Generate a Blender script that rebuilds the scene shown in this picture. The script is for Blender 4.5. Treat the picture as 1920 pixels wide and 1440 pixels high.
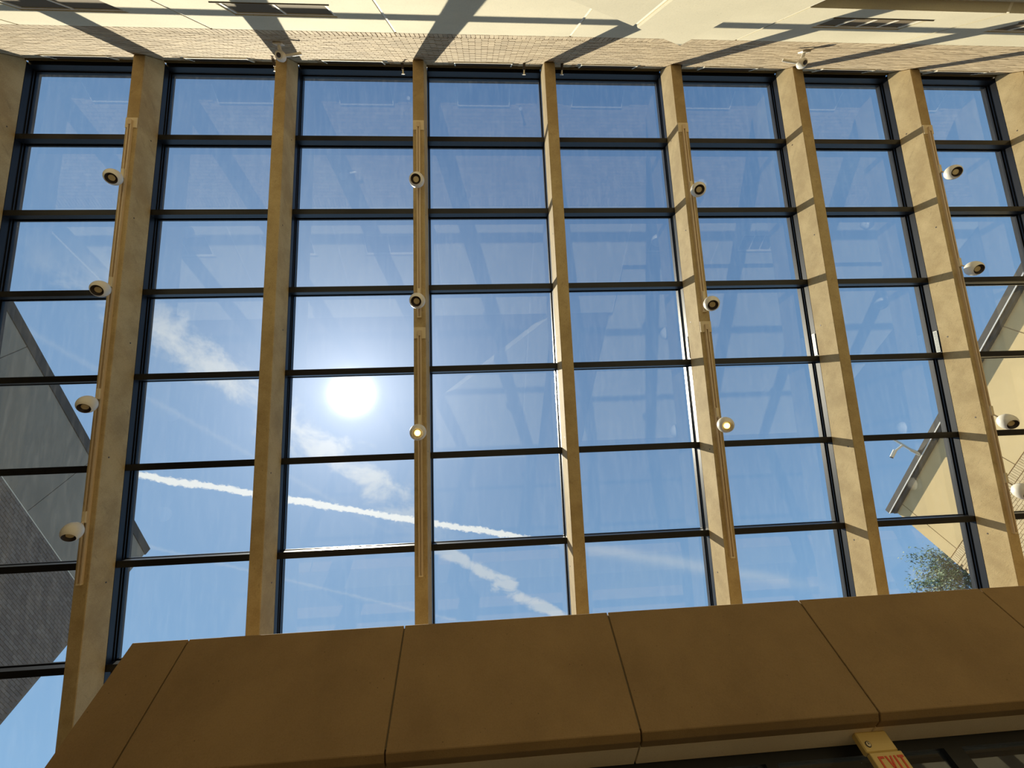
import bpy, bmesh, math, random
from mathutils import Vector, Matrix
random.seed(7)
S = bpy.context.scene
for o in list(bpy.data.objects): bpy.data.objects.remove(o, do_unlink=True)
COL = S.collection

# ------------------------------------------------------------------ camera
CAMZ = 1.6
cd = bpy.data.cameras.new('camera'); cam = bpy.data.objects.new('camera', cd); COL.objects.link(cam)
Rw = ((0.9975208, -0.0296112, 0.0638385), (-0.0037491, 0.8835110, 0.4683953), (-0.0702718, -0.4674735, 0.8812096))
cam.matrix_world = Matrix(((Rw[0][0], -Rw[0][1], -Rw[0][2], 0), (Rw[1][0], -Rw[1][1], -Rw[1][2], 0),
                           (Rw[2][0], -Rw[2][1], -Rw[2][2], CAMZ), (0, 0, 0, 1)))
cd.sensor_fit = 'HORIZONTAL'; cd.sensor_width = 36; cd.lens = 807.6 * 36 / 1920
cd.clip_start = 0.05; cd.clip_end = 500
S.camera = cam
S.view_settings.view_transform = 'Standard'; S.view_settings.look = 'None'
S.view_settings.gamma = 1; S.view_settings.use_curve_mapping = False
S.view_settings.exposure = 0.0

# ------------------------------------------------------------------ sky (haze round the sun, a cumulus band, a contrail)
SUN = Vector((-0.28807416, 0.45874406, 0.8405755)).normalized()
W = bpy.data.worlds.new('sky'); S.world = W; W.use_nodes = True
NT = W.node_tree; NT.nodes.clear()

class G:
    """tiny expression builder for math nodes"""
    def __init__(s, nt): s.nt = nt
    def m(s, op, *a, clamp=False):
        n = s.nt.nodes.new('ShaderNodeMath'); n.operation = op; n.use_clamp = clamp
        for i, v in enumerate(a):
            if isinstance(v, (int, float)): n.inputs[i].default_value = v
            else: s.nt.links.new(v, n.inputs[i])
        return n.outputs[0]
    def add(s, a, b): return s.m('ADD', a, b)
    def sub(s, a, b): return s.m('SUBTRACT', a, b)
    def mul(s, *a):
        r = a[0]
        for b in a[1:]: r = s.m('MULTIPLY', r, b)
        return r
    def div(s, a, b): return s.m('DIVIDE', a, b)
    def exp(s, a): return s.m('EXPONENT', a)
    def ab(s, a): return s.m('ABSOLUTE', a)
    def step(s, a, lo, hi):
        n = s.nt.nodes.new('ShaderNodeMapRange'); n.interpolation_type = 'SMOOTHSTEP'
        s.nt.links.new(a, n.inputs[0]); n.inputs[1].default_value = lo; n.inputs[2].default_value = hi
        return n.outputs[0]
    def gauss(s, a, w):
        t = s.div(a, w); return s.exp(s.mul(t, t, -1.0))
    def noise(s, vec, scale, detail=5, rough=.55, dist=0.0):
        n = s.nt.nodes.new('ShaderNodeTexNoise'); s.nt.links.new(vec, n.inputs['Vector'])
        n.inputs['Scale'].default_value = scale; n.inputs['Detail'].default_value = detail
        n.inputs['Roughness'].default_value = rough; n.inputs['Distortion'].default_value = dist
        return n.outputs['Fac']
    def mix(s, f, a, b):
        n = s.nt.nodes.new('ShaderNodeMix'); n.data_type = 'RGBA'
        for sock, v in ((n.inputs['Factor'], f), (n.inputs['A'], a), (n.inputs['B'], b)):
            if isinstance(v, tuple): sock.default_value = (*v, 1)
            elif isinstance(v, (int, float)): sock.default_value = v
            else: s.nt.links.new(v, sock)
        return n.outputs['Result']
    def vec(s, x, y, z=0.0):
        n = s.nt.nodes.new('ShaderNodeCombineXYZ')
        for i, v in enumerate((x, y, z)):
            if isinstance(v, (int, float)): n.inputs[i].default_value = v
            else: s.nt.links.new(v, n.inputs[i])
        return n.outputs[0]

g = G(NT)
tc = NT.nodes.new('ShaderNodeTexCoord'); D = tc.outputs['Generated']
sep = NT.nodes.new('ShaderNodeSeparateXYZ'); NT.links.new(D, sep.inputs[0])
dx, dy, dz = sep.outputs
dot = NT.nodes.new('ShaderNodeVectorMath'); dot.operation = 'DOT_PRODUCT'
NT.links.new(D, dot.inputs[0]); dot.inputs[1].default_value = SUN
ang = g.m('ARCCOSINE', g.m('MINIMUM', dot.outputs['Value'], 0.999999))       # radians from the sun
zc = g.m('MAXIMUM', dz, 0.06)
px, py = g.div(dx, zc), g.div(dy, zc)                                       # a flat cloud layer overhead
P = g.vec(px, py)
# clear sky: deeper overhead, paler to the horizon
h = g.m('POWER', g.sub(1.0, g.m('MAXIMUM', dz, 0.0)), 1.1)
sky = g.mix(h, (0.062, 0.190, 0.440), (0.50, 0.90, 1.36))
near = g.exp(g.mul(ang, -2.4))
sky = g.mix(g.mul(near, .55), sky, (0.36, 0.66, 1.05))
# cumulus band
bandc = g.add(.215, g.mul(1.24, g.add(px, .85)))
dperp = g.mul(g.sub(py, bandc), .628)
wob = g.mul(g.sub(g.noise(P, 3.0, 2), .5), .12)
dpw = g.add(dperp, wob)
nz = g.noise(P, 9.0, 9, .62, .3)
dens = g.sub(g.add(g.mul(g.gauss(dpw, .095), .62), g.mul(g.sub(nz, .5), 1.5)), .34)
along = g.mul(g.step(py, .12, .40), g.sub(1.0, g.step(py, .82, 1.15)))
c1 = g.mul(g.step(dens, 0.0, .42), along, .74)
d2 = g.sub(g.add(g.mul(g.gauss(g.add(g.mul(g.sub(py, g.add(1.285, g.mul(.93, px))), .73), wob), .045), .5), nz), .76)
al2 = g.mul(g.step(px, -.30, -.08), g.sub(1.0, g.step(px, .33, .55)))
c2 = g.mul(g.step(d2, 0.0, .2), al2, .62)
cl = g.m('MAXIMUM', c1, c2)
thin = g.mul(g.step(g.noise(P, 2.3, 6, .6, .8), .50, .78), .16)             # faint cirrus veil
# contrail
cv = g.sub(py, g.add(.780, g.mul(.300, g.add(px, .954))))
cv = g.add(cv, g.mul(g.sub(g.noise(P, 6.0, 1), .55), .035))
edge = g.mul(g.sub(g.noise(P, 62.0, 5, .65), .5), .034)
fade = g.sub(1.0, g.step(px, .08, .26))
fw = g.sub(1.0, g.step(g.add(g.ab(cv), edge),   .008, .017))
c3 = g.mul(fw, fade)
c4 = g.mul(g.gauss(g.add(cv, g.mul(edge, .8)), .03), g.step(px, .15, .40), g.sub(1.0, g.step(px, .9, 1.4)), .28)
cv2 = g.sub(py, g.add(.60, g.mul(.95, g.add(px, .78))))
c5 = g.mul(g.gauss(g.add(cv2, edge), .012), g.sub(1.0, g.step(px, -.5, -.2)), .10)
cv3 = g.sub(py, g.add(1.22, g.mul(.50, g.add(px, .70))))
c6 = g.mul(g.gauss(g.add(cv3, edge), .008), .16)
white = (0.92, 0.97, 0.97)
sky = g.mix(thin, sky, (0.44, 0.63, 0.80))
sky = g.mix(g.m('MAXIMUM', c5, g.m('MAXIMUM', c4, c6)), sky, white)
sky = g.mix(cl, sky, white)
sky = g.mix(c3, sky, (1.15, 1.18, 1.15))
# aureole: bright haze close to the solar disc
au1 = g.mul(g.gauss(ang, .027), 12.0)
au2 = g.mul(g.exp(g.mul(ang, -1 / .125)), 1.25)
au3 = g.mul(g.exp(g.mul(ang, -1 / .40)), .16)
addc = NT.nodes.new('ShaderNodeVectorMath'); addc.operation = 'ADD'
def scol(c, f):
    n = NT.nodes.new('ShaderNodeVectorMath'); n.operation = 'SCALE'; n.inputs[0].default_value = c
    NT.links.new(f, n.inputs['Scale']); return n.outputs[0]
def vadd(a, b):
    n = NT.nodes.new('ShaderNodeVectorMath'); n.operation = 'ADD'; NT.links.new(a, n.inputs[0]); NT.links.new(b, n.inputs[1]); return n.outputs[0]
tot = vadd(vadd(vadd(sky, scol((1, .97, .78), au1)), scol((1, .96, .97), au2)), scol((.9, .92, 1), au3))
bg = NT.nodes.new('ShaderNodeBackground'); NT.links.new(tot, bg.inputs[0]); bg.inputs[1].default_value = 0.74
wo = NT.nodes.new('ShaderNodeOutputWorld'); NT.links.new(bg.outputs[0], wo.inputs[0])

# ------------------------------------------------------------------ sun
sl = bpy.data.lights.new('sun', 'SUN'); so = bpy.data.objects.new('sun', sl); COL.objects.link(so)
sl.energy = 9.5; sl.angle = math.radians(.6); sl.color = (1, .90, .70)
so.rotation_euler = SUN.to_track_quat('Z', 'Y').to_euler(); so.location = SUN * 40

# ------------------------------------------------------------------ roof frame
TH = 0.6456; CT, ST, TT = math.cos(TH), math.sin(TH), math.tan(TH)
H0 = 8.5939 + CAMZ
PITCH = 2.4; RX0 = -8.3237; RW = .197; RD = .444
SL0, SLP = -0.3022 * 2.4, 0.6093 * 2.4      # first transom and spacing, along the slope
YB = -1.529                                   # face of the back wall
def rp(x, s, n): return Vector((x, n * ST + s * CT, H0 + n * CT - s * ST))
def zroof(y, n=0.0): return H0 + n / CT - y * TT
XL, XR = -10.95, 13.55
YF = 8.05                                     # foot of the roof

# ------------------------------------------------------------------ materials
def newmat(name):
    m = bpy.data.materials.new(name); m.use_nodes = True; nt = m.node_tree
    b = nt.nodes['Principled BSDF']; return m, nt, b
def concrete(name, c1, c2, scale=1.2, bump=.15, pits=.5, rough=.85, streak=False):
    m, nt, b = newmat(name); q = G(nt)
    t = nt.nodes.new('ShaderNodeTexCoord').outputs['Object']
    oi = nt.nodes.new('ShaderNodeObjectInfo')
    big = q.noise(t, scale, 6, .6); fine = q.noise(t, 60, 3, .6)
    f = q.add(q.mul(big, .75), q.mul(fine, .25))
    f = q.step(f, .33, .67)
    col = q.mix(f, c1, c2)
    vo = nt.nodes.new('ShaderNodeTexVoronoi'); nt.links.new(t, vo.inputs['Vector']); vo.inputs['Scale'].default_value = 22
    gate = q.step(q.noise(t, 5.0, 2), .50, .60)
    rnd = nt.nodes.new('ShaderNodeSeparateXYZ'); nt.links.new(vo.outputs['Color'], rnd.inputs[0])
    pit = q.mul(q.sub(1.0, q.step(vo.outputs['Distance'], .08, .16)), gate, q.step(rnd.outputs[0], .80, .82), pits)
    dark = tuple(v * .35 for v in c1)
    col = q.mix(pit, col, dark)
    spk = q.mul(q.step(q.noise(t, 75, 2, .6), .56, .70), .22)
    col = q.mix(spk, col, tuple(v * .5 for v in c1))
    if streak:
        mp = nt.nodes.new('ShaderNodeMapping'); nt.links.new(t, mp.inputs[0]); mp.inputs['Scale'].default_value = (5, 1.0, 5)
        st = q.step(q.noise(mp.outputs[0], 3.0, 6, .65), .56, .74)
        col = q.mix(q.mul(st, .38), col, tuple(v * .55 for v in c1))
    v = q.add(.94, q.mul(oi.outputs['Random'], .12))
    hs = nt.nodes.new('ShaderNodeHueSaturation'); nt.links.new(v, hs.inputs['Value']); nt.links.new(col, hs.inputs['Color'])
    nt.links.new(hs.outputs[0], b.inputs['Base Color']); b.inputs['Roughness'].default_value = rough
    bp = nt.nodes.new('ShaderNodeBump'); bp.inputs['Strength'].default_value = bump; bp.inputs['Distance'].default_value = .01
    nt.links.new(q.sub(f, pit), bp.inputs['Height']); nt.links.new(bp.outputs[0], b.inputs['Normal'])
    return m
def plain(name, c, rough=.5, metal=0.0, emit=None, es=1.0, noise=0.0):
    m, nt, b = newmat(name); b.inputs['Base Color'].default_value = (*c, 1)
    b.inputs['Roughness'].default_value = rough; b.inputs['Metallic'].default_value = metal
    if noise:
        q = G(nt); t = nt.nodes.new('ShaderNodeTexCoord').outputs['Object']
        nt.links.new(q.mix(q.noise(t, 14, 4), tuple(v * (1 - noise) for v in c), tuple(min(1, v * (1 + noise)) for v in c)), b.inputs['Base Color'])
    if emit: b.inputs['Emission Color'].default_value = (*emit, 1); b.inputs['Emission Strength'].default_value = es
    return m
def brickmat(name, c1, c2, c3):
    m, nt, b = newmat(name); q = G(nt)
    ge = nt.nodes.new('ShaderNodeNewGeometry'); oi = nt.nodes.new('ShaderNodeObjectInfo')
    r = q.m('FRACT', q.add(ge.outputs['Random Per Island'], q.mul(oi.outputs['Random'], 7.31)))
    cr = nt.nodes.new('ShaderNodeValToRGB'); nt.links.new(r, cr.inputs[0])
    cr.color_ramp.elements[0].color = (*c1, 1); cr.color_ramp.elements[1].color = (*c3, 1)
    e = cr.color_ramp.elements.new(.5); e.color = (*c2, 1)
    t = nt.nodes.new('ShaderNodeTexCoord').outputs['Object']
    col = q.mix(q.mul(q.noise(t, 45, 4), .35), cr.outputs[0], tuple(v * .75 for v in c1))
    nt.links.new(col, b.inputs['Base Color']); b.inputs['Roughness'].default_value = .85
    return m
def glassmat(name, tint, dust=.007, f0=.045):
    m, nt, b = newmat(name); nt.nodes.remove(b); q = G(nt)
    ge = nt.nodes.new('ShaderNodeNewGeometry')
    d = nt.nodes.new('ShaderNodeVectorMath'); d.operation = 'DOT_PRODUCT'
    nt.links.new(ge.outputs['Normal'], d.inputs[0]); nt.links.new(ge.outputs['Incoming'], d.inputs[1])
    c = q.ab(d.outputs['Value'])
    fr = q.add(f0, q.mul(1 - f0, q.m('POWER', q.sub(1.0, c), 5.0)))
    tr = nt.nodes.new('ShaderNodeBsdfTransparent'); tr.inputs[0].default_value = (*tint, 1)
    gl = nt.nodes.new('ShaderNodeBsdfGlossy'); gl.inputs['Roughness'].default_value = 0.0; gl.inputs[0].default_value = (1, 1, 1, 1)
    mx = nt.nodes.new('ShaderNodeMixShader'); nt.links.new(fr, mx.inputs[0]); nt.links.new(tr.outputs[0], mx.inputs[1]); nt.links.new(gl.outputs[0], mx.inputs[2])
    t = nt.nodes.new('ShaderNodeTexCoord').outputs['Object']
    mp = nt.nodes.new('ShaderNodeMapping'); nt.links.new(t, mp.inputs[0]); mp.inputs['Scale'].default_value = (6, .8, .8)
    streak = q.mul(q.step(q.noise(mp.outputs[0], 2.2, 5, .7), .40, .8), 1.2)
    vo = nt.nodes.new('ShaderNodeTexVoronoi'); nt.links.new(t, vo.inputs['Vector']); vo.inputs['Scale'].default_value = 14
    rx = nt.nodes.new('ShaderNodeSeparateXYZ'); nt.links.new(vo.outputs['Color'], rx.inputs[0])
    spot = q.mul(q.sub(1.0, q.step(vo.outputs['Distance'], .03, .10)), q.step(rx.outputs[0], .86, .88), 9.0)
    fd = q.mul(q.add(.6, q.add(streak, spot)), dust)
    df = nt.nodes.new('ShaderNodeBsdfTranslucent'); df.inputs[0].default_value = (.8, .8, .78, 1)
    m2 = nt.nodes.new('ShaderNodeMixShader'); nt.links.new(fd, m2.inputs[0]); nt.links.new(mx.outputs[0], m2.inputs[1]); nt.links.new(df.outputs[0], m2.inputs[2])
    nt.links.new(m2.outputs[0], nt.nodes['Material Output'].inputs[0])
    return m

M = dict(
    rafter=concrete('rafter_concrete', (.40, .29, .135), (.56, .43, .22), 2.2, .15, .75, streak=True),
    panel=concrete('wall_panel_concrete', (.54, .48, .33), (.63, .56, .39), .8, .1, .6),
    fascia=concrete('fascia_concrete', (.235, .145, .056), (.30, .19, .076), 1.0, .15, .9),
    soffit=concrete('bounce_lit_soffit', (.74, .60, .40), (.80, .66, .45), 1.0, .15, .6),  # kept paler than the fascia, putting the floor bounce into the colour
    closure=plain('olive_shade_closure', (.10, .078, .036), .6),
    lower=concrete('dark_lower_wall', (.13, .09, .05), (.17, .12, .07), .8, .1, .3),
    mortar=plain('mortar', (.42, .34, .23), .9, noise=.1),
    brick=brickmat('tan_brick', (.36, .27, .155), (.45, .34, .20), (.54, .42, .255)),
    seal=plain('joint_sealant', (.80, .74, .60), .7),
    seald=plain('dark_joint', (.16, .12, .06), .8),
    frame=plain('dark_bronze_frame', (.009, .009, .011), .38, .2),
    framed=plain('black_storefront_frame', (.010, .009, .008), .45, .2),
    glass=glassmat('skylight_glass', (.955, .97, .975)),
    vglass=glassmat('storefront_glass', (.60, .62, .62), .03, .05),
    bronze=plain('tinted_window_glass', (.13, .092, .042), .9),
    white=plain('white_housing', (.80, .76, .66), .4),
    rail=plain('cream_track_rail', (.66, .52, .34), .45),
    plate=plain('cream_plate', (.74, .62, .40), .5),
    black=plain('black_baffle', (.03, .02, .018), .5),
    lens=plain('frosted_lens', (.62, .50, .28), .35),
    lit=plain('lit_lens', (.9, .7, .3), .4, emit=(1.0, .62, .14), es=5.0),
    litc=plain('lit_core', (1, .9, .6), .4, emit=(1.0, .93, .62), es=14.0),
    floor=concrete('floor_tile', (.085, .062, .035), (.11, .08, .045), .6, .03, 0, .55),
    ground=concrete('ground_paving', (.10, .085, .06), (.13, .11, .08), .3, .1, 0, .9),
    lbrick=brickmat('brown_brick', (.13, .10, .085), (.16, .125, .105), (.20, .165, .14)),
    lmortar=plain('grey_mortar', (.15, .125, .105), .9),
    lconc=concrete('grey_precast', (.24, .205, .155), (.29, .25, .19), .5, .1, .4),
    rconc=concrete('buff_precast', (.56, .42, .20), (.68, .52, .26), .4, .1, .5),
    rbrick=brickmat('buff_brick', (.55, .42, .22), (.62, .48, .27), (.68, .54, .31)),
    rmortar=plain('brown_mortar', (.36, .25, .13), .9),
    coping=plain('grey_metal_coping', (.035, .034, .032), .8, .0),
    copel=plain('bright_drip_edge', (.75, .73, .68), .3, .3),
    galv=plain('galvanised_steel', (.62, .60, .52), .35, .7),
    leaf=plain('leaf_green', (.055, .11, .03), .5, noise=.5),
    bark=plain('bark', (.12, .09, .06), .9, noise=.3),
    sign=plain('cream_sign_plastic', (.62, .44, .14), .45),
    red=plain('red_letters', (.62, .06, .01), .5),
    orange=plain('orange_paint', (.75, .16, .04), .4),
    louvre=plain('brown_louvre', (.07, .052, .03), .6),
)

# ------------------------------------------------------------------ mesh helpers
CUBE = [(0, 3, 2, 1), (4, 5, 6, 7), (0, 1, 5, 4), (1, 2, 6, 5), (2, 3, 7, 6), (3, 0, 4, 7)]
class MB:
    def __init__(s): s.v = []; s.f = []
    def hexa(s, pts):
        n = len(s.v); s.v += [tuple(p) for p in pts]; s.f += [tuple(n + i for i in q) for q in CUBE]; return s
    def box(s, x0, x1, y0, y1, z0, z1):
        return s.hexa([(x0, y0, z0), (x1, y0, z0), (x1, y1, z0), (x0, y1, z0), (x0, y0, z1), (x1, y0, z1), (x1, y1, z1), (x0, y1, z1)])
    def rbox(s, x0, x1, s0, s1, n0, n1):      # box in the slope's own axes
        return s.hexa([rp(x0, s0, n0), rp(x1, s0, n0), rp(x1, s1, n0), rp(x0, s1, n0), rp(x0, s0, n1), rp(x1, s0, n1), rp(x1, s1, n1), rp(x0, s1, n1)])
    def prism(s, poly, axis, a, b):           # poly of 2D points, extruded along axis ('x': poly is y,z; 'y': poly is x,z)
        n = len(s.v); k = len(poly)
        mk = (lambda t, p: (t, p[0], p[1])) if axis == 'x' else (lambda t, p: (p[0], t, p[1]))
        s.v += [mk(a, p) for p in poly] + [mk(b, p) for p in poly]
        s.f += [tuple(range(n, n + k))[::-1], tuple(range(n + k, n + 2 * k))]
        s.f += [(n + i, n + (i + 1) % k, n + k + (i + 1) % k, n + k + i) for i in range(k)]; return s
    def tube(s, a, b, r, r2=None, seg=12):
        a, b = Vector(a), Vector(b); r2 = r if r2 is None else r2
        d = (b - a).normalized(); u = d.orthogonal().normalized(); w = d.cross(u); n = len(s.v)
        for c, rr in ((a, r), (b, r2)):
            for i in range(seg):
                t = 2 * math.pi * i / seg; s.v.append(tuple(c + (u * math.cos(t) + w * math.sin(t)) * rr))
        s.f += [(n + i, n + (i + 1) % seg, n + seg + (i + 1) % seg, n + seg + i) for i in range(seg)]
        s.f += [tuple(range(n, n + seg))[::-1], tuple(range(n + seg, n + 2 * seg))]; return s
    def lathe(s, prof, M4, seg=24, closed=True):
        n = len(s.v); k = len(prof)
        for i in range(seg):
            t = 2 * math.pi * i / seg
            for r, z in prof: s.v.append(tuple(M4 @ Vector((r * math.cos(t), r * math.sin(t), z))))
        for i in range(seg):
            j = (i + 1) % seg
            for q in range(k - 1): s.f.append((n + i * k + q, n + j * k + q, n + j * k + q + 1, n + i * k + q + 1))
        return s
    def mesh(s, name, m, smooth=False, bevel=0, angle=40):
        me = bpy.data.meshes.new(name); me.from_pydata(s.v, [], s.f)
        bm = bmesh.new(); bm.from_mesh(me)
        if smooth: bmesh.ops.remove_doubles(bm, verts=bm.verts, dist=1e-5)
        bmesh.ops.recalc_face_normals(bm, faces=bm.faces)
        if bevel:
            bmesh.ops.bevel(bm, geom=list(bm.edges), offset=bevel, segments=1, affect='EDGES', clamp_overlap=True)
        bm.to_mesh(me); bm.free(); me.materials.append(M[m] if isinstance(m, str) else m)
        if smooth:
            for p in me.polygons: p.use_smooth = True
            me.set_sharp_from_angle(angle=math.radians(angle))
        return me
    def build(s, name, m, parent=None, origin=None, **k):
        if origin is not None:
            o0 = Vector(origin); s.v = [tuple(Vector(p) - o0) for p in s.v]
        me = s.mesh(name, m, **k); return link(name, me, parent, origin)
def link(name, me, parent=None, loc=None):
    o = bpy.data.objects.new(name, me); COL.objects.link(o)
    if parent is not None: o.parent = parent; 
    if loc is not None: o.location = Vector(loc) - (abs_loc(parent) if parent is not None else Vector())
    elif parent is not None: o.location = -abs_loc(parent)
    return o
def abs_loc(o):
    v = Vector()
    while o is not None: v += o.location; o = o.parent
    return v
def empty(name, loc, label=None, cat=None, group=None, kind=None):
    o = bpy.data.objects.new(name, None); COL.objects.link(o); o.location = loc; o.empty_display_size = .2
    return tag(o, label, cat, group, kind)
def tag(o, label=None, cat=None, group=None, kind=None):
    if label: o['label'] = label
    if cat: o['category'] = cat
    if group: o['group'] = group
    if kind: o['kind'] = kind
    return o

# ------------------------------------------------------------------ floor, ground and side walls
tag(MB().box(XL, XR, YB - .2, YF, -.15, 0).build('floor', 'floor'), 'warm tan tiled atrium floor', 'floor', kind='structure')
tag(MB().prism([(YB - .2, 0), (YF, 0), (YF, zroof(YF, .60)), (YB - .2, zroof(YB - .2, .60))], 'x', XL - .2, XL).build('wall_left', 'lower'),
    'concrete end wall of the atrium on the left', 'wall', kind='structure')
tag(MB().prism([(YB - .2, 0), (YF, 0), (YF, zroof(YF, .60)), (YB - .2, zroof(YB - .2, .60))], 'x', XR, XR + .2).build('wall_right', 'lower'),
    'concrete end wall of the atrium on the right', 'wall', kind='structure')
tag(MB().box(-70, 70, YF + .25, 90, -.25, -.05).build('ground', 'ground'), 'pale paved ground outside the glazed front', 'ground', kind='structure')

# ------------------------------------------------------------------ back wall
wb = empty('wall_back', (0, YB, 0), 'tall back wall of pale concrete panels below tan brick', 'wall', kind='structure')
ZBR = 7.8223 + CAMZ            # underside of the brick
ZTOP = zroof(YB, .60)
OPX, OPZ = 3.79, 6.20 + CAMZ   # wide recessed opening at the right
MB().box(XL, XR, YB - .35, YB - .012, ZBR, ZTOP).build('brick_backing', 'mortar', wb)
# concrete panels with window openings, joints every 2.496 m
JX = [(-1.5025 + k * 1.0401) * 2.4 for k in range(-3, 8)]
ZP0, ZP1 = 6.95, ZBR - .01
wins = {-2.327: (6.60, 7.105), -4.83: (6.60, 7.115), 5.125: (6.585, 7.045), 7.62: (6.585, 7.045), -7.33: (6.60, 7.115)}
SP = 6.0
JG = .018
edges = [XL] + JX + [XR]
for a, b in zip(edges[:-1], edges[1:]):
    a2, b2 = a + JG, b - JG
    w = [(x, z) for x, z in wins.items() if a < x < b]
    mb = MB(); z0 = ZP0 - .7
    if a > 3.0: z0 = OPZ
    if w:
        wx, (wz0, wz1) = w[0]; wz0 += CAMZ; wz1 += CAMZ; hw = .622
        mb.box(a2, wx - hw, YB - .3, YB, z0, ZP1); mb.box(wx + hw, b2, YB - .3, YB, z0, ZP1)
        mb.box(wx - hw, wx + hw, YB - .3, YB, wz1, ZP1); mb.box(wx - hw, wx + hw, YB - .3, YB, z0, wz0)
    else: mb.box(a2, b2, YB - .3, YB, z0, ZP1)
    mb.build('concrete_panel', 'panel', wb)
    if b < XR: MB().box(b - JG, b + JG, YB - .3, YB - .010, z0, ZP1).build('joint_sealant', 'seal', wb)
MB().box(XL, OPX, YB - .35, YB - .02, 0, 6.25).build('lower_wall', 'lower', wb)
MB().box(OPX, XR, YB - .35, YB - .10, 0, OPZ).build('recess_wall', 'panel', wb)
# windows in the back wall
for i, (wx, (z0, z1)) in enumerate(sorted(wins.items())):
    z0 += CAMZ; z1 += CAMZ; hw = .615
    wn = empty('window_%d' % (i + 20), (wx, YB, z0), 'small bronze-glazed strip window in the concrete panel, %s' %
               ['at the far left edge', 'far left, cut by the frame', 'left of centre with two panes', 'right with four narrow panes', 'at the far right edge'][i], 'window', kind='structure')
    f = MB(); y0, y1 = YB - .055, YB - .015
    f.box(wx - hw, wx + hw, y0, y1, z0, z0 + .03); f.box(wx - hw, wx + hw, y0, y1, z1 - .03, z1)
    f.box(wx - hw, wx - hw + .03, y0, y1, z0 + .03, z1 - .03); f.box(wx + hw - .03, wx + hw, y0, y1, z0 + .03, z1 - .03)
    f.build('window_frame', 'seal', wn)
    n = 4 if wx > 0 else 2
    for k in range(n):
        xa, xb = wx - hw + .03 + k * (1.17 / n), wx - hw + .03 + (k + 1) * (1.17 / n)
        MB().box(xa + .012, xb - .012, y0 + .02, y0 + .03, z0 + .03, z1 - .03).build('pane', 'bronze', wn)
        if k: MB().box(xa - .012, xa + .012, y0, y1, z0 + .03, z1 - .03).build('glazing_bar', 'seal', wn)
    MB().box(wx - hw, wx + hw, y0 - .1, y0, z0, z1).build('blind_back', 'louvre', wn)
    MB().box(wx - hw - .05, wx + hw + .05, YB + .001, YB + .010, z0 - .035, z0 - .02).build('sill_shade_line', 'seald', wn)  # dark strip drawn for the shadow line of the window reveal
# louvred vents at the top of the brick, one per bay
vents = [RX0 + i * PITCH + 1.28 for i in range(-1, 9)]
VZ0, VZ1, VH = 9.905 + CAMZ, 10.44 + CAMZ, .545
for i, vx in enumerate(vents):
    vt = empty('louvred_vent', (vx, YB, VZ0), 'long dark louvred vent at the top of the brick, %s bay from the left' %
               ['hidden first', 'first visible', 'second', 'third', 'fourth', 'fifth', 'sixth', 'seventh', 'eighth', 'ninth'][i], 'vent', 'louvred vents under the roof')
    f = MB().box(vx - VH, vx + VH, YB - .011, YB + .012, VZ0, VZ0 + .02).box(vx - VH, vx + VH, YB - .011, YB + .012, VZ1 - .02, VZ1)
    f.box(vx - VH, vx - VH + .02, YB - .011, YB + .012, VZ0 + .02, VZ1 - .02).box(vx + VH - .02, vx + VH, YB - .011, YB + .012, VZ0 + .02, VZ1 - .02)
    f.build('lit_reveal_frame', 'seal', vt)  # pale frame stands in for the sunlit reveals of the vent recess
    MB().box(vx - VH + .02, vx + VH - .02, YB - .011, YB + .002, VZ0 + .02, VZ1 - .02).build('vent_back', 'louvre', vt)
    for k in range(7):
        z = VZ0 + .05 + k * .068
        MB().box(vx - VH + .02, vx + VH - .02, YB + .002, YB + .009, z, z + .018).build('slat', 'louvre', vt)
# bricks: a soldier course at the foot, running bond above
BL, BH, BP = .194, .058, .0677
def in_vent(x, z): return any(abs(x - v) < VH + .09 and VZ0 - .035 < z < VZ1 + .035 for v in vents)
bricks = []
x = XL + .04
while x < XR - .03: bricks.append((x, ZBR + .104, 's')); x += BP
r = 0; z = ZBR + .208 + .034
while z < ZTOP - .03:
    x = XL + .1 + (r % 2) * .1015
    while x < XR - .1:
        if not in_vent(x, z): bricks.append((x, z, 'r'))
        x += .203
    r += 1; z += BP
def seen(x, z):
    p = Vector((x, YB, z - CAMZ)); c = [sum(Rw[i][j] * p[i] for i in range(3)) for j in range(3)]
    u, v = c[0] / c[2] * 807.6 + 960, c[1] / c[2] * 807.6 + 720
    area = 807.6 ** 2 / c[2] ** 3 * abs(YB)
    return area * (0 < u < 1920 and 0 < v < 1440)
bricks.sort(key=lambda b: -seen(b[0], b[1]))
mes = {'s': MB().box(-BH / 2, BH / 2, -.06, 0, -BL / 2, BL / 2).mesh('brick', 'brick', bevel=.003), 'r': MB().box(-BL / 2, BL / 2, -.06, 0, -BH / 2, BH / 2).mesh('brick', 'brick', bevel=.003)}
for x, z, k in bricks[:300]:
    o = bpy.data.objects.new('brick', mes[k]); COL.objects.link(o); o.parent = wb
    o.location = (x, random.uniform(-.002, .001), z)
mb = MB()
for x, z, k in bricks[300:]:
    hx, hz = (BH / 2, BL / 2) if k == 's' else (BL / 2, BH / 2); y = YB + random.uniform(-.003, .002)
    mb.box(x - hx, x + hx, y - .03, y, z - hz, z + hz)
tag(mb.build('brickwork', 'brick', wb), kind='stuff')
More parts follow.
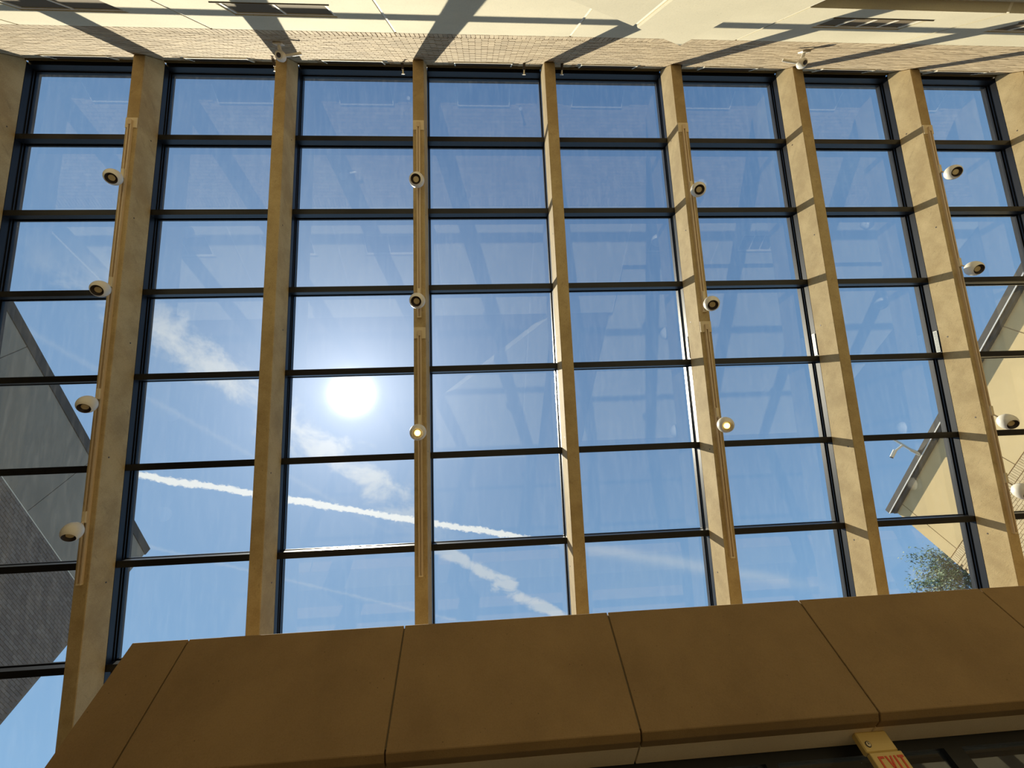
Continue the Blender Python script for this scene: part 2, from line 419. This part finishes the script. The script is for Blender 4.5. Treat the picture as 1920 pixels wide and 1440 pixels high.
# small sprinklers on the wall under the header
for i, (x, z) in enumerate([(-5.86, 9.53), (-3.66, 9.72), (-1.36, 9.82), (.92, 9.66), (1.63, 9.60), (3.90, 9.56)]):
    z += CAMZ + .25
    sp = empty('sprinkler', (x, YB, z), 'small wall sprinkler with a bright disc tip, %s from the left along the header' %
               ['first', 'second', 'third', 'fourth', 'fifth', 'sixth'][i], 'sprinkler', 'sprinklers along the top of the brick')
    MB().tube((x, YB - .02, z), (x, YB + .10, z), .028, .020).build('pipe', 'black', sp)
    MB().tube((x, YB + .10, z), (x, YB + .17, z), .012, .020, 8).build('nozzle', 'galv', sp)
    MB().tube((x, YB + .17, z - .003), (x, YB + .176, z - .003), .034, .034).build('deflector', 'white', sp)
# raked concrete stair parapet standing in front of the wall
PYF = -.93
sp = empty('stair_parapet', (1.2, PYF, 0), 'large raked pale concrete stair parapet in front of the back wall, top right of centre', 'parapet')
def rake(x): return 6.63 + (x - 1.963) * .97
MB().prism([(-1.9, 0), (1.296, 0), (1.296, rake(1.296)), (-1.9, rake(-1.9))], 'y', PYF - .22, PYF).build('concrete_panel', 'panel', sp, bevel=.012)
MB().prism([(1.332, 0), (1.963, 0), (1.963, rake(1.963)), (1.332, rake(1.332))], 'y', PYF - .22, PYF).build('concrete_panel', 'panel', sp, bevel=.012)
MB().prism([(1.29, 0), (1.338, 0), (1.338, rake(1.338) - .02), (1.29, rake(1.29) - .02)], 'y', PYF - .2, PYF - .02).build('joint_sealant', 'seal', sp)

# ------------------------------------------------------------------ rafters
ordn = ['hidden at the far left end', 'at the left edge of the view', 'first whole one from the left, carrying four globe spotlights', 'second whole one from the left, bare, beside the sun',
        'third whole one, straight overhead, carrying three globe spotlights', 'fourth whole one, bare, right of centre', 'fifth whole one, carrying spotlights, one of them lit, right of centre',
        'sixth whole one, bare, broad sunlit side', 'seventh whole one, carrying spotlights, near the right edge', 'at the top right corner of the view', 'hidden at the far right end']
RAFTS = {}
for i in range(-1, 10):
    xa = RX0 + i * PITCH
    if xa + RW > XR: xa = XR - RW - .01
    r = MB().prism([(YB + .004, zroof(YB + .004)), (YF, zroof(YF)), (YF, zroof(YF, RD)), (YB + .004, zroof(YB + .004, RD))], 'x', xa, xa + RW).build('concrete_rafter', 'rafter', origin=(xa, YB, zroof(YB)), bevel=.008)
    tag(r, 'sloping concrete roof rafter, ' + ordn[i + 1], 'rafter', 'concrete rafters under the skylight'); RAFTS[i] = r
    # form tie holes on the side that shows
    side = xa - .002 if i >= 4 else xa + RW + .002
    for k in range(5):
        s = -.6 + k * 1.9 + random.uniform(-.25, .25); n = .12 if k % 2 else .30
        a = rp(side, s, n); b = rp(side + (.006 if i >= 4 else -.006), s, n)
        MB().tube(a, b, .012, .012, 10).build('tie_hole', 'black', r)
# ------------------------------------------------------------------ skylight bays
GL = RD + .20
bayname = ['hidden beyond the left edge', 'first bay at the left, a brown brick building behind it', 'second bay from the left, clouds and a contrail behind it', 'third bay from the left, the sun behind it',
           'fourth bay from the left, end of the contrail behind it', 'fifth bay from the left', 'sixth bay from the left', 'seventh bay from the left, a tree and roof camera behind it', 'eighth bay at the right, a buff building behind it', 'hidden beyond the right edge']
TS = [SL0 + k * SLP for k in range(-1, 8)]
for i in range(-1, 9):
    xa = RX0 + i * PITCH; xb = xa + PITCH; bay = i + 2
    x0, x1 = xa + RW, min(xb, XR - RW - .01)
    wn = empty('window_%d' % bay, (xa, YB, zroof(YB, RD)), 'sloping skylight bay of stacked glass panes in dark frames, ' + bayname[i + 1], 'skylight', kind='structure')
    MB().box(x0, x1, YB + .001, YB + .035, 11.84, 12.10).build('shade_closure_strip', 'closure', wn)  # closure plate; its dark olive paints in the shade under the header
    def bar(xx):
        m_ = MB().rbox(xx, xx + RW, TS[0], TS[-1] + .3, RD, RD + .10)
        m_.rbox(xx + .012, xx + RW - .012, TS[0], TS[-1] + .3, RD + .10, RD + .13)
        m_.rbox(xx - .004, xx + RW + .004, TS[0], TS[-1] + .3, RD + .13, RD + .15)
        m_.rbox(xx + .008, xx + RW - .008, TS[0], TS[-1] + .3, RD + .15, RD + .17)
        m_.rbox(xx - .016, xx + RW + .016, TS[0], TS[-1] + .3, RD + .17, RD + .26)
        m_.build('glazing_bar', 'frame', wn)
    bar(xa)
    if i == 8: bar(x1)
    for k, s in enumerate(TS):
        m_ = MB()
        if k == 0:
            m_.rbox(x0 + .003, x1 - .003, s - .078, s + .045, RD + .02, RD + .26); m_.rbox(x0 + .003, x1 - .003, s + .045, s + .065, RD + .16, RD + .26)
        else:
            m_.rbox(x0 + .003, x1 - .003, s, s + .10, RD, RD + .12); m_.rbox(x0 + .003, x1 - .003, s + .02, s + .08, RD + .12, RD + .175)
            m_.rbox(x0 + .003, x1 - .003, s - .005, s + .105, RD + .175, RD + .21)
        m_.build('transom', 'frame', wn)
        if k < len(TS) - 1:
            MB().rbox(x0 + .017, x1 - .017, s + (.068 if k == 0 else .106), TS[k + 1] - .006, GL - .006, GL).build('pane', 'glass', wn)
    # perforated strap on the side of the bar, by the fourth transom
    if i in (4, 5, 6):
        xx = xb - .004
        stp = MB().rbox(xx - .004, xx, TS[4] - .42, TS[4] - .02, RD + .015, RD + .085).build('perforated_strap', 'galv', wn)
        d = MB()
        for a in range(14):
            for b in range(2): d.rbox(xx - .007, xx - .004, TS[4] - .40 + a * .027, TS[4] - .388 + a * .027, RD + .032 + b * .028, RD + .044 + b * .028)
        d.build('strap_holes', 'black', stp)
# ------------------------------------------------------------------ track rails with square junction plates and globe spotlights
def rail(i, y0, y1, label):
    xc = RX0 + i * PITCH + RW / 2
    s0, s1 = y0 / CT, y1 / CT
    t = empty('track_rail', rp(xc, s0, 0), label, 'track rail', 'cream lighting tracks under the rafters')
    MB().rbox(xc - .095, xc + .095, s0 - .15, s0 + .04, -.014, 0).build('junction_plate', 'plate', t, bevel=.003)
    MB().rbox(xc - .03, xc + .03, s0 - .09, s0 + .0, -.05, -.014).build('end_feed', 'rail', t)
    m_ = MB().rbox(xc - .032, xc - .012, s0, s1, -.045, 0).rbox(xc + .012, xc + .032, s0, s1, -.045, 0).rbox(xc - .012, xc + .012, s0, s1, -.018, 0)
    m_.build('rail', 'rail', t)
    MB().rbox(xc - .032, xc + .032, s1, s1 + .02, -.047, 0).build('end_cap', 'plate', t)
rail(1, -.42, 5.41, 'long cream track rail under the first whole rafter from the left')
rail(3, -.42, 2.34, 'cream track rail on the upper half of the overhead rafter')
rail(3, 2.60, 5.53, 'cream track rail on the lower half of the overhead rafter')
rail(5, -.42, 2.34, 'cream track rail on the upper half of the fifth whole rafter')
rail(5, 2.60, 5.52, 'cream track rail on the lower half of the fifth whole rafter')
rail(7, -.42, 5.42, 'long cream track rail near the right edge')
def spotlight(i, y, label, lit=False, tilt=(0, 0), drop=.25):
    xc = RX0 + i * PITCH + RW / 2; zb = zroof(y)
    c = Vector((xc, y, zb - drop / CT))
    t = empty('globe_spotlight', c, label, 'spotlight', 'globe spotlights hung from the tracks')
    MB().rbox(xc - .022, xc + .022, y / CT - .09, y / CT + .07, -.075, -.045).build('adapter', 'plate', t)
    MB().tube((xc, y, zb - .06), (xc, y, zb - .16), .012, .012, 10).build('stem', 'rail', t)
    Mx = Matrix.Translation(c) @ Matrix.Rotation(tilt[0], 4, 'X') @ Matrix.Rotation(tilt[1], 4, 'Y')
    R, Hh = .125, .138; prof = []
    for k in range(13):
        a = math.pi / 2 - k * (math.pi * .745) / 12
        prof.append((max(R * math.cos(a), .001), Hh * math.sin(a) + .01))
    re, ze = prof[-1]
    hs = MB().lathe(prof + [(re - .008, ze - .006)], Mx, 28).build('housing', 'white', t, smooth=True)
    MB().lathe([(re - .008, ze - .006), (re - .030, ze + .03), (re - .042, ze + .045), (.001, ze + .048)], Mx, 28).build('baffle', 'black', hs, smooth=True)
    MB().lathe([(.048, ze + .040), (.046, ze + .030), (.001, ze + .026)], Mx, 24).build('lens', 'lit' if lit else 'lens', hs, smooth=True)
    if lit: MB().lathe([(.024, ze + .0255), (.001, ze + .024)], Mx, 16).build('lamp_core', 'litc', hs)
for y, nm in [(.327, 'topmost'), (1.826, 'second'), (3.248, 'third'), (4.685, 'lowest')]:
    spotlight(1, y, 'unlit white globe spotlight, %s of the four on the left rafter' % nm, tilt=(random.uniform(-.2, .15), random.uniform(-.38, -.12)), drop=.23)
for y, nm, lit in [(.36, 'unlit white globe spotlight, upper one on the overhead rafter', 0), (2.04, 'unlit white globe spotlight, middle one on the overhead rafter', 0), (3.70, 'glowing white globe spotlight on the overhead rafter beside the sun', 1)]:
    spotlight(3, y, nm, bool(lit), tilt=(-.42 if lit else random.uniform(-.25, 0), random.uniform(-.12, .05)))
for y, nm, lit in [(.503, 'unlit white globe spotlight, upper one on the fifth whole rafter', 0), (2.142, 'unlit white globe spotlight, middle one on the fifth whole rafter', 0), (3.736, 'glowing white globe spotlight on the fifth whole rafter', 1)]:
    spotlight(5, y, nm, bool(lit), tilt=(-.35 if lit else -.05, .25), drop=.27)
for y, nm in [(.235, 'topmost'), (1.706, 'second'), (3.839, 'third'), (4.731, 'lowest')]:
    spotlight(7, y, 'unlit white globe spotlight, %s of the four near the right edge' % nm, tilt=(random.uniform(-.2, .1), random.uniform(.08, .34)), drop=.26)

# ------------------------------------------------------------------ precast fascia over the entrance
YFA = 5.028; ZF0, ZF1 = 2.0057 + CAMZ, 3.3207 + CAMZ; XC = -4.177
wf = empty('wall_front', (0, YFA, ZF0), 'brown precast concrete fascia band over the entrance doors', 'wall', kind='structure')
FJ = [(-1.4782 + k * 1.0401) * 2.4 for k in range(0, 8)]
fe = [XC] + [x for x in FJ if x < XR] + [XR]
for a, b in zip(fe[:-1], fe[1:]):
    a2, b2 = a + (.008 if a > XC else 0), b - .008
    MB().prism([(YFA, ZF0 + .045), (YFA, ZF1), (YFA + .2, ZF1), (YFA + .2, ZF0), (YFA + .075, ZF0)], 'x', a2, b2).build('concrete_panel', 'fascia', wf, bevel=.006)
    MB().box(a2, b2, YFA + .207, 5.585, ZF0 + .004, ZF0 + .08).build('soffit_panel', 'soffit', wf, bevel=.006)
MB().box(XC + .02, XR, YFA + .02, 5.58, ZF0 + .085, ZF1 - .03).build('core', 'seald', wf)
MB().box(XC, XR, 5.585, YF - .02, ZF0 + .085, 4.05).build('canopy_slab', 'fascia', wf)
# ------------------------------------------------------------------ storefront under the fascia
YS = 5.60
sf = empty('window_40', (0, YS, 0), 'black framed entrance glazing under the fascia', 'window', kind='structure')
MB().box(XC, XR, YS, YS + .12, ZF0 - .085, ZF0 + .08).build('head_rail', 'framed', sf)
MB().box(XC, XR, YS + .02, YS + .10, 2.25, 2.34).build('mid_rail', 'framed', sf)
MB().box(XC, XR, YS + .02, YS + .10, 0, .12).build('sill_rail', 'framed', sf)
vs = [(-4.17, .12), (-3.2, .12), (-1.17, .20), (.86, .12), (2.87, .12), (4.90, .20), (6.93, .12), (8.96, .20), (11.0, .12), (13.4, .12)]
for x, w in vs: MB().box(x - w / 2, x + w / 2, YS, YS + .12, 0, ZF0 - .085).build('mullion', 'framed', sf)
for (xa, wa), (xb, wb_) in zip(vs[:-1], vs[1:]):
    if xb - xa < 1.2: pass
    MB().box(xa + wa / 2, xb - wb_ / 2, YS + .05, YS + .056, 2.34, ZF0 - .085).build('pane', 'vglass', sf)
    MB().box(xa + wa / 2, xb - wb_ / 2, YS + .05, YS + .056, .12, 2.25).build('pane', 'vglass', sf)
# outer glazed front at the foot of the roof
of = empty('window_41', (0, YF, 0), 'outer glazed front at the foot of the skylight', 'window', kind='structure')
ZE = zroof(YF) - .02
MB().box(XL, XR, YF, YF + .2, ZE - .35, zroof(YF + .2, RD)).build('eave_beam', 'lconc', of)
for k in range(11):
    x = min(RX0 - PITCH + k * PITCH + RW / 2, XR - .1)
    MB().box(x - .05, x + .05, YF + .02, YF + .14, 0, ZE - .35).build('mullion', 'framed', of)
    if k < 10:
        x2 = min(x + PITCH, XR - .1)
        MB().box(x + .05, x2 - .05, YF + .07, YF + .076, .1, ZE - .35).build('pane', 'vglass', of)
MB().box(XL, XR, YF + .02, YF + .14, 0, .1).build('sill_rail', 'framed', of)
# ------------------------------------------------------------------ exit sign
YE = 5.30
ex = empty('exit_sign', (3.905, YE, ZF0), 'cream exit sign with red EXIT letters hanging under the fascia', 'exit sign')
mc = MB().box(3.735, 4.075, YE, YE + .09, 1.832 + CAMZ, ZF0 + .004).build('mounting_canopy', 'sign', ex, bevel=.012)
sfc = MB().box(3.745, 4.085, YE - .012, YE + .06, 1.50 + CAMZ, 1.828 + CAMZ).build('sign_face', 'sign', ex, bevel=.006)
rg = MB().tube((3.80, YE - .001, 1.90 + CAMZ), (3.80, YE - .008, 1.90 + CAMZ), .027, .027, 24).build('lock_ring', 'black', mc)
MB().tube((3.80, YE - .008, 1.90 + CAMZ), (3.80, YE - .011, 1.90 + CAMZ), .020, .020, 24).build('lock_face', 'plate', mc)
MB().box(3.797, 3.803, YE - .014, YE - .011, 1.897 + CAMZ, 1.915 + CAMZ).box(3.803, 3.810, YE - .014, YE - .011, 1.897 + CAMZ, 1.903 + CAMZ).build('lock_slot', 'black', mc)
lt = MB(); y0, y1 = YE - .018, YE - .011; zt, zb, st = 1.792 + CAMZ, 1.56 + CAMZ, .018
x = 3.80
lt.box(x, x + st, y0, y1, zb, zt)
for z in (zt - st, (zt + zb) / 2 - st / 2, zb): lt.box(x + st, x + .06, y0, y1, z, z + st)
x = 3.875
for a, b in (((x, zt), (x + .05, zb)), ((x + .05, zt), (x, zb))):
    lt.prism([(a[0], a[1]), (a[0] + st, a[1]), (b[0] + st, b[1]), (b[0], b[1])], 'y', y0, y1)
lt.box(3.965, 3.965 + st, y0, y1, zb, zt)
lt.box(4.005, 4.065, y0, y1, zt - st, zt).box(4.026, 4.026 + st, y0, y1, zb, zt - st)
lt.build('letters', 'red', sfc)

# ------------------------------------------------------------------ white cameras on brackets at the head of two rafters
def wallcam(x, z, sgn, label):
    z += CAMZ
    t = empty('bracket_camera', (x, YB, z), label, 'camera', 'white bracket cameras at the top of the back wall')
    MB().box(x - .07, x + .07, YB, YB + .03, z - .07, z + .07).build('wall_plate', 'white', t, bevel=.008)
    MB().tube((x, YB + .02, z), (x, YB + .17, z + .02), .025, .03).build('arm', 'white', t, smooth=True)
    MB().tube((x - .02 * sgn, YB + .17, z + .02), (x + .30 * sgn, YB + .12, z + .06), .022, .022).build('side_arm', 'white', t, smooth=True)
    Mx = Matrix.Translation((x, YB + .17, z + .0))
    hs = MB().lathe([(.001, .06), (.05, .055), (.075, .02), (.08, -.03), (.055, -.08), (.001, -.10)], Mx, 20).build('housing', 'white', t, smooth=True)
    MB().tube((x, YB + .17, z - .095), (x, YB + .17, z - .115), .035, .02, 16).build('lens', 'black', hs)
wallcam(-3.02, 8.58, 1, 'white bracket camera at the head of the rafter left of the sun')
wallcam(5.36, 8.38, -1, 'white bracket camera at the head of the sixth whole rafter, catching the sun')

# ------------------------------------------------------------------ neighbouring buildings
LX = -12.0
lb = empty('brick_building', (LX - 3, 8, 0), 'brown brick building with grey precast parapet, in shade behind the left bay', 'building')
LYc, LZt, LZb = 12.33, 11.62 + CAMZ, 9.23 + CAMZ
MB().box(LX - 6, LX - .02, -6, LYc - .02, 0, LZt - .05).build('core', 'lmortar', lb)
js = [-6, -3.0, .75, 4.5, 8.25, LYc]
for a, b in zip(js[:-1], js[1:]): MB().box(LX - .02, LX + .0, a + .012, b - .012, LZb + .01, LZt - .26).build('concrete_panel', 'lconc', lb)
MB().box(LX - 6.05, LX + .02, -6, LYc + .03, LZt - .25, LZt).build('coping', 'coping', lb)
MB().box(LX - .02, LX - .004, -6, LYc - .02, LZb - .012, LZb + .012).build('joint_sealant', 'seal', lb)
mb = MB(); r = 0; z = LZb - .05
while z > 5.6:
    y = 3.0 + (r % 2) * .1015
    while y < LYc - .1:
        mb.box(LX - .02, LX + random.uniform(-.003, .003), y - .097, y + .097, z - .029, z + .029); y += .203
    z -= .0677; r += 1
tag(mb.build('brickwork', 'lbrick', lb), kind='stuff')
RXb = 14.0
rb = empty('buff_building', (RXb + 3, 8, 0), 'sunlit buff building with dark metal roof edge behind the right bays', 'building')
RYc, RZt, RZb = 10.79, 10.19 + CAMZ, 8.14 + CAMZ
MB().box(RXb + .02, RXb + 6, -4, RYc - .02, 0, RZt - .05).build('core', 'rmortar', rb)
js = [-4, .85, 4.02, 7.2, 10.38, RYc]
for a, b in zip(js[:-1], js[1:]): MB().box(RXb, RXb + .02, a + .012, b - .012, RZb + .012, RZt - .16).build('concrete_panel', 'rconc', rb)
MB().box(RXb - .16, RXb + 6, -4, RYc + .10, RZt - .06, RZt + .10).build('coping', 'coping', rb)
MB().box(RXb - .162, RXb - .14, -4, RYc + .10, RZt - .085, RZt - .055).build('drip_edge', 'copel', rb)
MB().box(RXb - .10, RXb + 6, -4, RYc + .02, RZt - .16, RZt - .06).build('under_coping', 'coping', rb)
bl = MB().box(0, .022, -.097, .097, -.029, .029).mesh('brick', 'rbrick')
bs = MB().box(0, .022, -.029, .029, -.097, .097).mesh('brick', 'rbrick')
cnt = 0; rest = MB(); r = 0; z = RZb - .11
y = 5.2
cand = []
while y < RYc - .03: cand.append((y, z, 1)); y += .0677
z -= .11 + .035
while z > 6.2 + CAMZ:
    y = 5.2 + (r % 2) * .1015
    while y < RYc - .1: cand.append((y, z, 0)); y += .203
    z -= .0677; r += 1
cand.sort(key=lambda c: -(c[0] * 1.0 + c[1] * 2.0))
for y, z, s in cand[:290]:
    o = bpy.data.objects.new('brick', bs if s else bl); COL.objects.link(o); o.parent = rb
    o.location = Vector((RXb - .002, y, z)) - rb.location
for y, z, s in cand[290:]:
    if s: rest.box(RXb - .002, RXb + .02, y - .029, y + .029, z - .097, z + .097)
    else: rest.box(RXb - .002, RXb + .02, y - .097, y + .097, z - .029, z + .029)
tag(rest.build('brickwork', 'rbrick', rb), kind='stuff')
# roof camera on a pole
rc = empty('roof_camera', (13.84, 8.45, RZt), 'white security camera on a slanted pole at the roof edge, behind the right bays', 'camera')
MB().tube((13.90, 8.42, RZt + .0), (13.72, 8.38, RZt + .22), .07, .05, 14).build('base', 'galv', rc, smooth=True)
MB().tube((13.74, 8.38, RZt + .18), (13.50, 8.28, RZt + .80), .042, .042).build('pole', 'galv', rc, smooth=True)
MB().tube((13.62, 8.34, RZt + .42), (13.40, 8.55, RZt + .38), .03, .03).build('arm', 'white', rc, smooth=True)
MB().tube((13.42, 8.52, RZt + .40), (13.30, 8.72, RZt + .30), .055, .055, 16).build('housing', 'white', rc)
MB().tube((13.31, 8.71, RZt + .305), (13.29, 8.74, RZt + .29), .048, .048, 16).build('lens', 'black', rc)

# ------------------------------------------------------------------ tree beyond the right building
TXc, TYc, TZc = 20.3, 15.2, 12.4
tr = empty('leafy_tree', (TXc, TYc, 0), 'leafy green tree beyond the corner of the buff building', 'tree')
mb = MB().tube((TXc, TYc, -.1), (TXc - .1, TYc, 9.0), .28, .16)
tips = []
for k in range(34):
    a = random.uniform(0, 2 * math.pi); el = random.uniform(.1, 1.2); L = random.uniform(1.3, 3.0)
    b0 = Vector((TXc - .1, TYc, random.uniform(9.4, 12.4))); b1 = b0 + Vector((math.cos(a) * math.cos(el), math.sin(a) * math.cos(el), math.sin(el) * 1.2)) * L
    mb.tube(b0, b1, .05, .015, 6); tips.append((b0, b1))
mb.tube((TXc - .1, TYc, 9.0), (TXc, TYc, 12.5), .16, .04)
mb.build('trunk', 'bark', tr, smooth=True)
lf = MB()
for b0, b1 in tips:
    for cluster in range(7):
        c = b0.lerp(b1, random.uniform(.55, 1.12)) + Vector((random.gauss(0, .25), random.gauss(0, .25), random.gauss(0, .2)))
        for q in range(80):
            p = c + Vector((random.gauss(0, .21), random.gauss(0, .21), random.gauss(0, .17)))
            d = Vector((random.gauss(0, 1), random.gauss(0, 1), random.gauss(0, 1))).normalized(); u = d.orthogonal().normalized()
            l_, w_ = random.uniform(.06, .10), random.uniform(.026, .042); n = len(lf.v)
            lf.v += [tuple(p - d * l_), tuple(p + u * w_), tuple(p + d * l_), tuple(p - u * w_)]; lf.f.append((n, n + 1, n + 2, n + 3))
tag(lf.build('foliage', 'leaf', tr), kind='stuff')
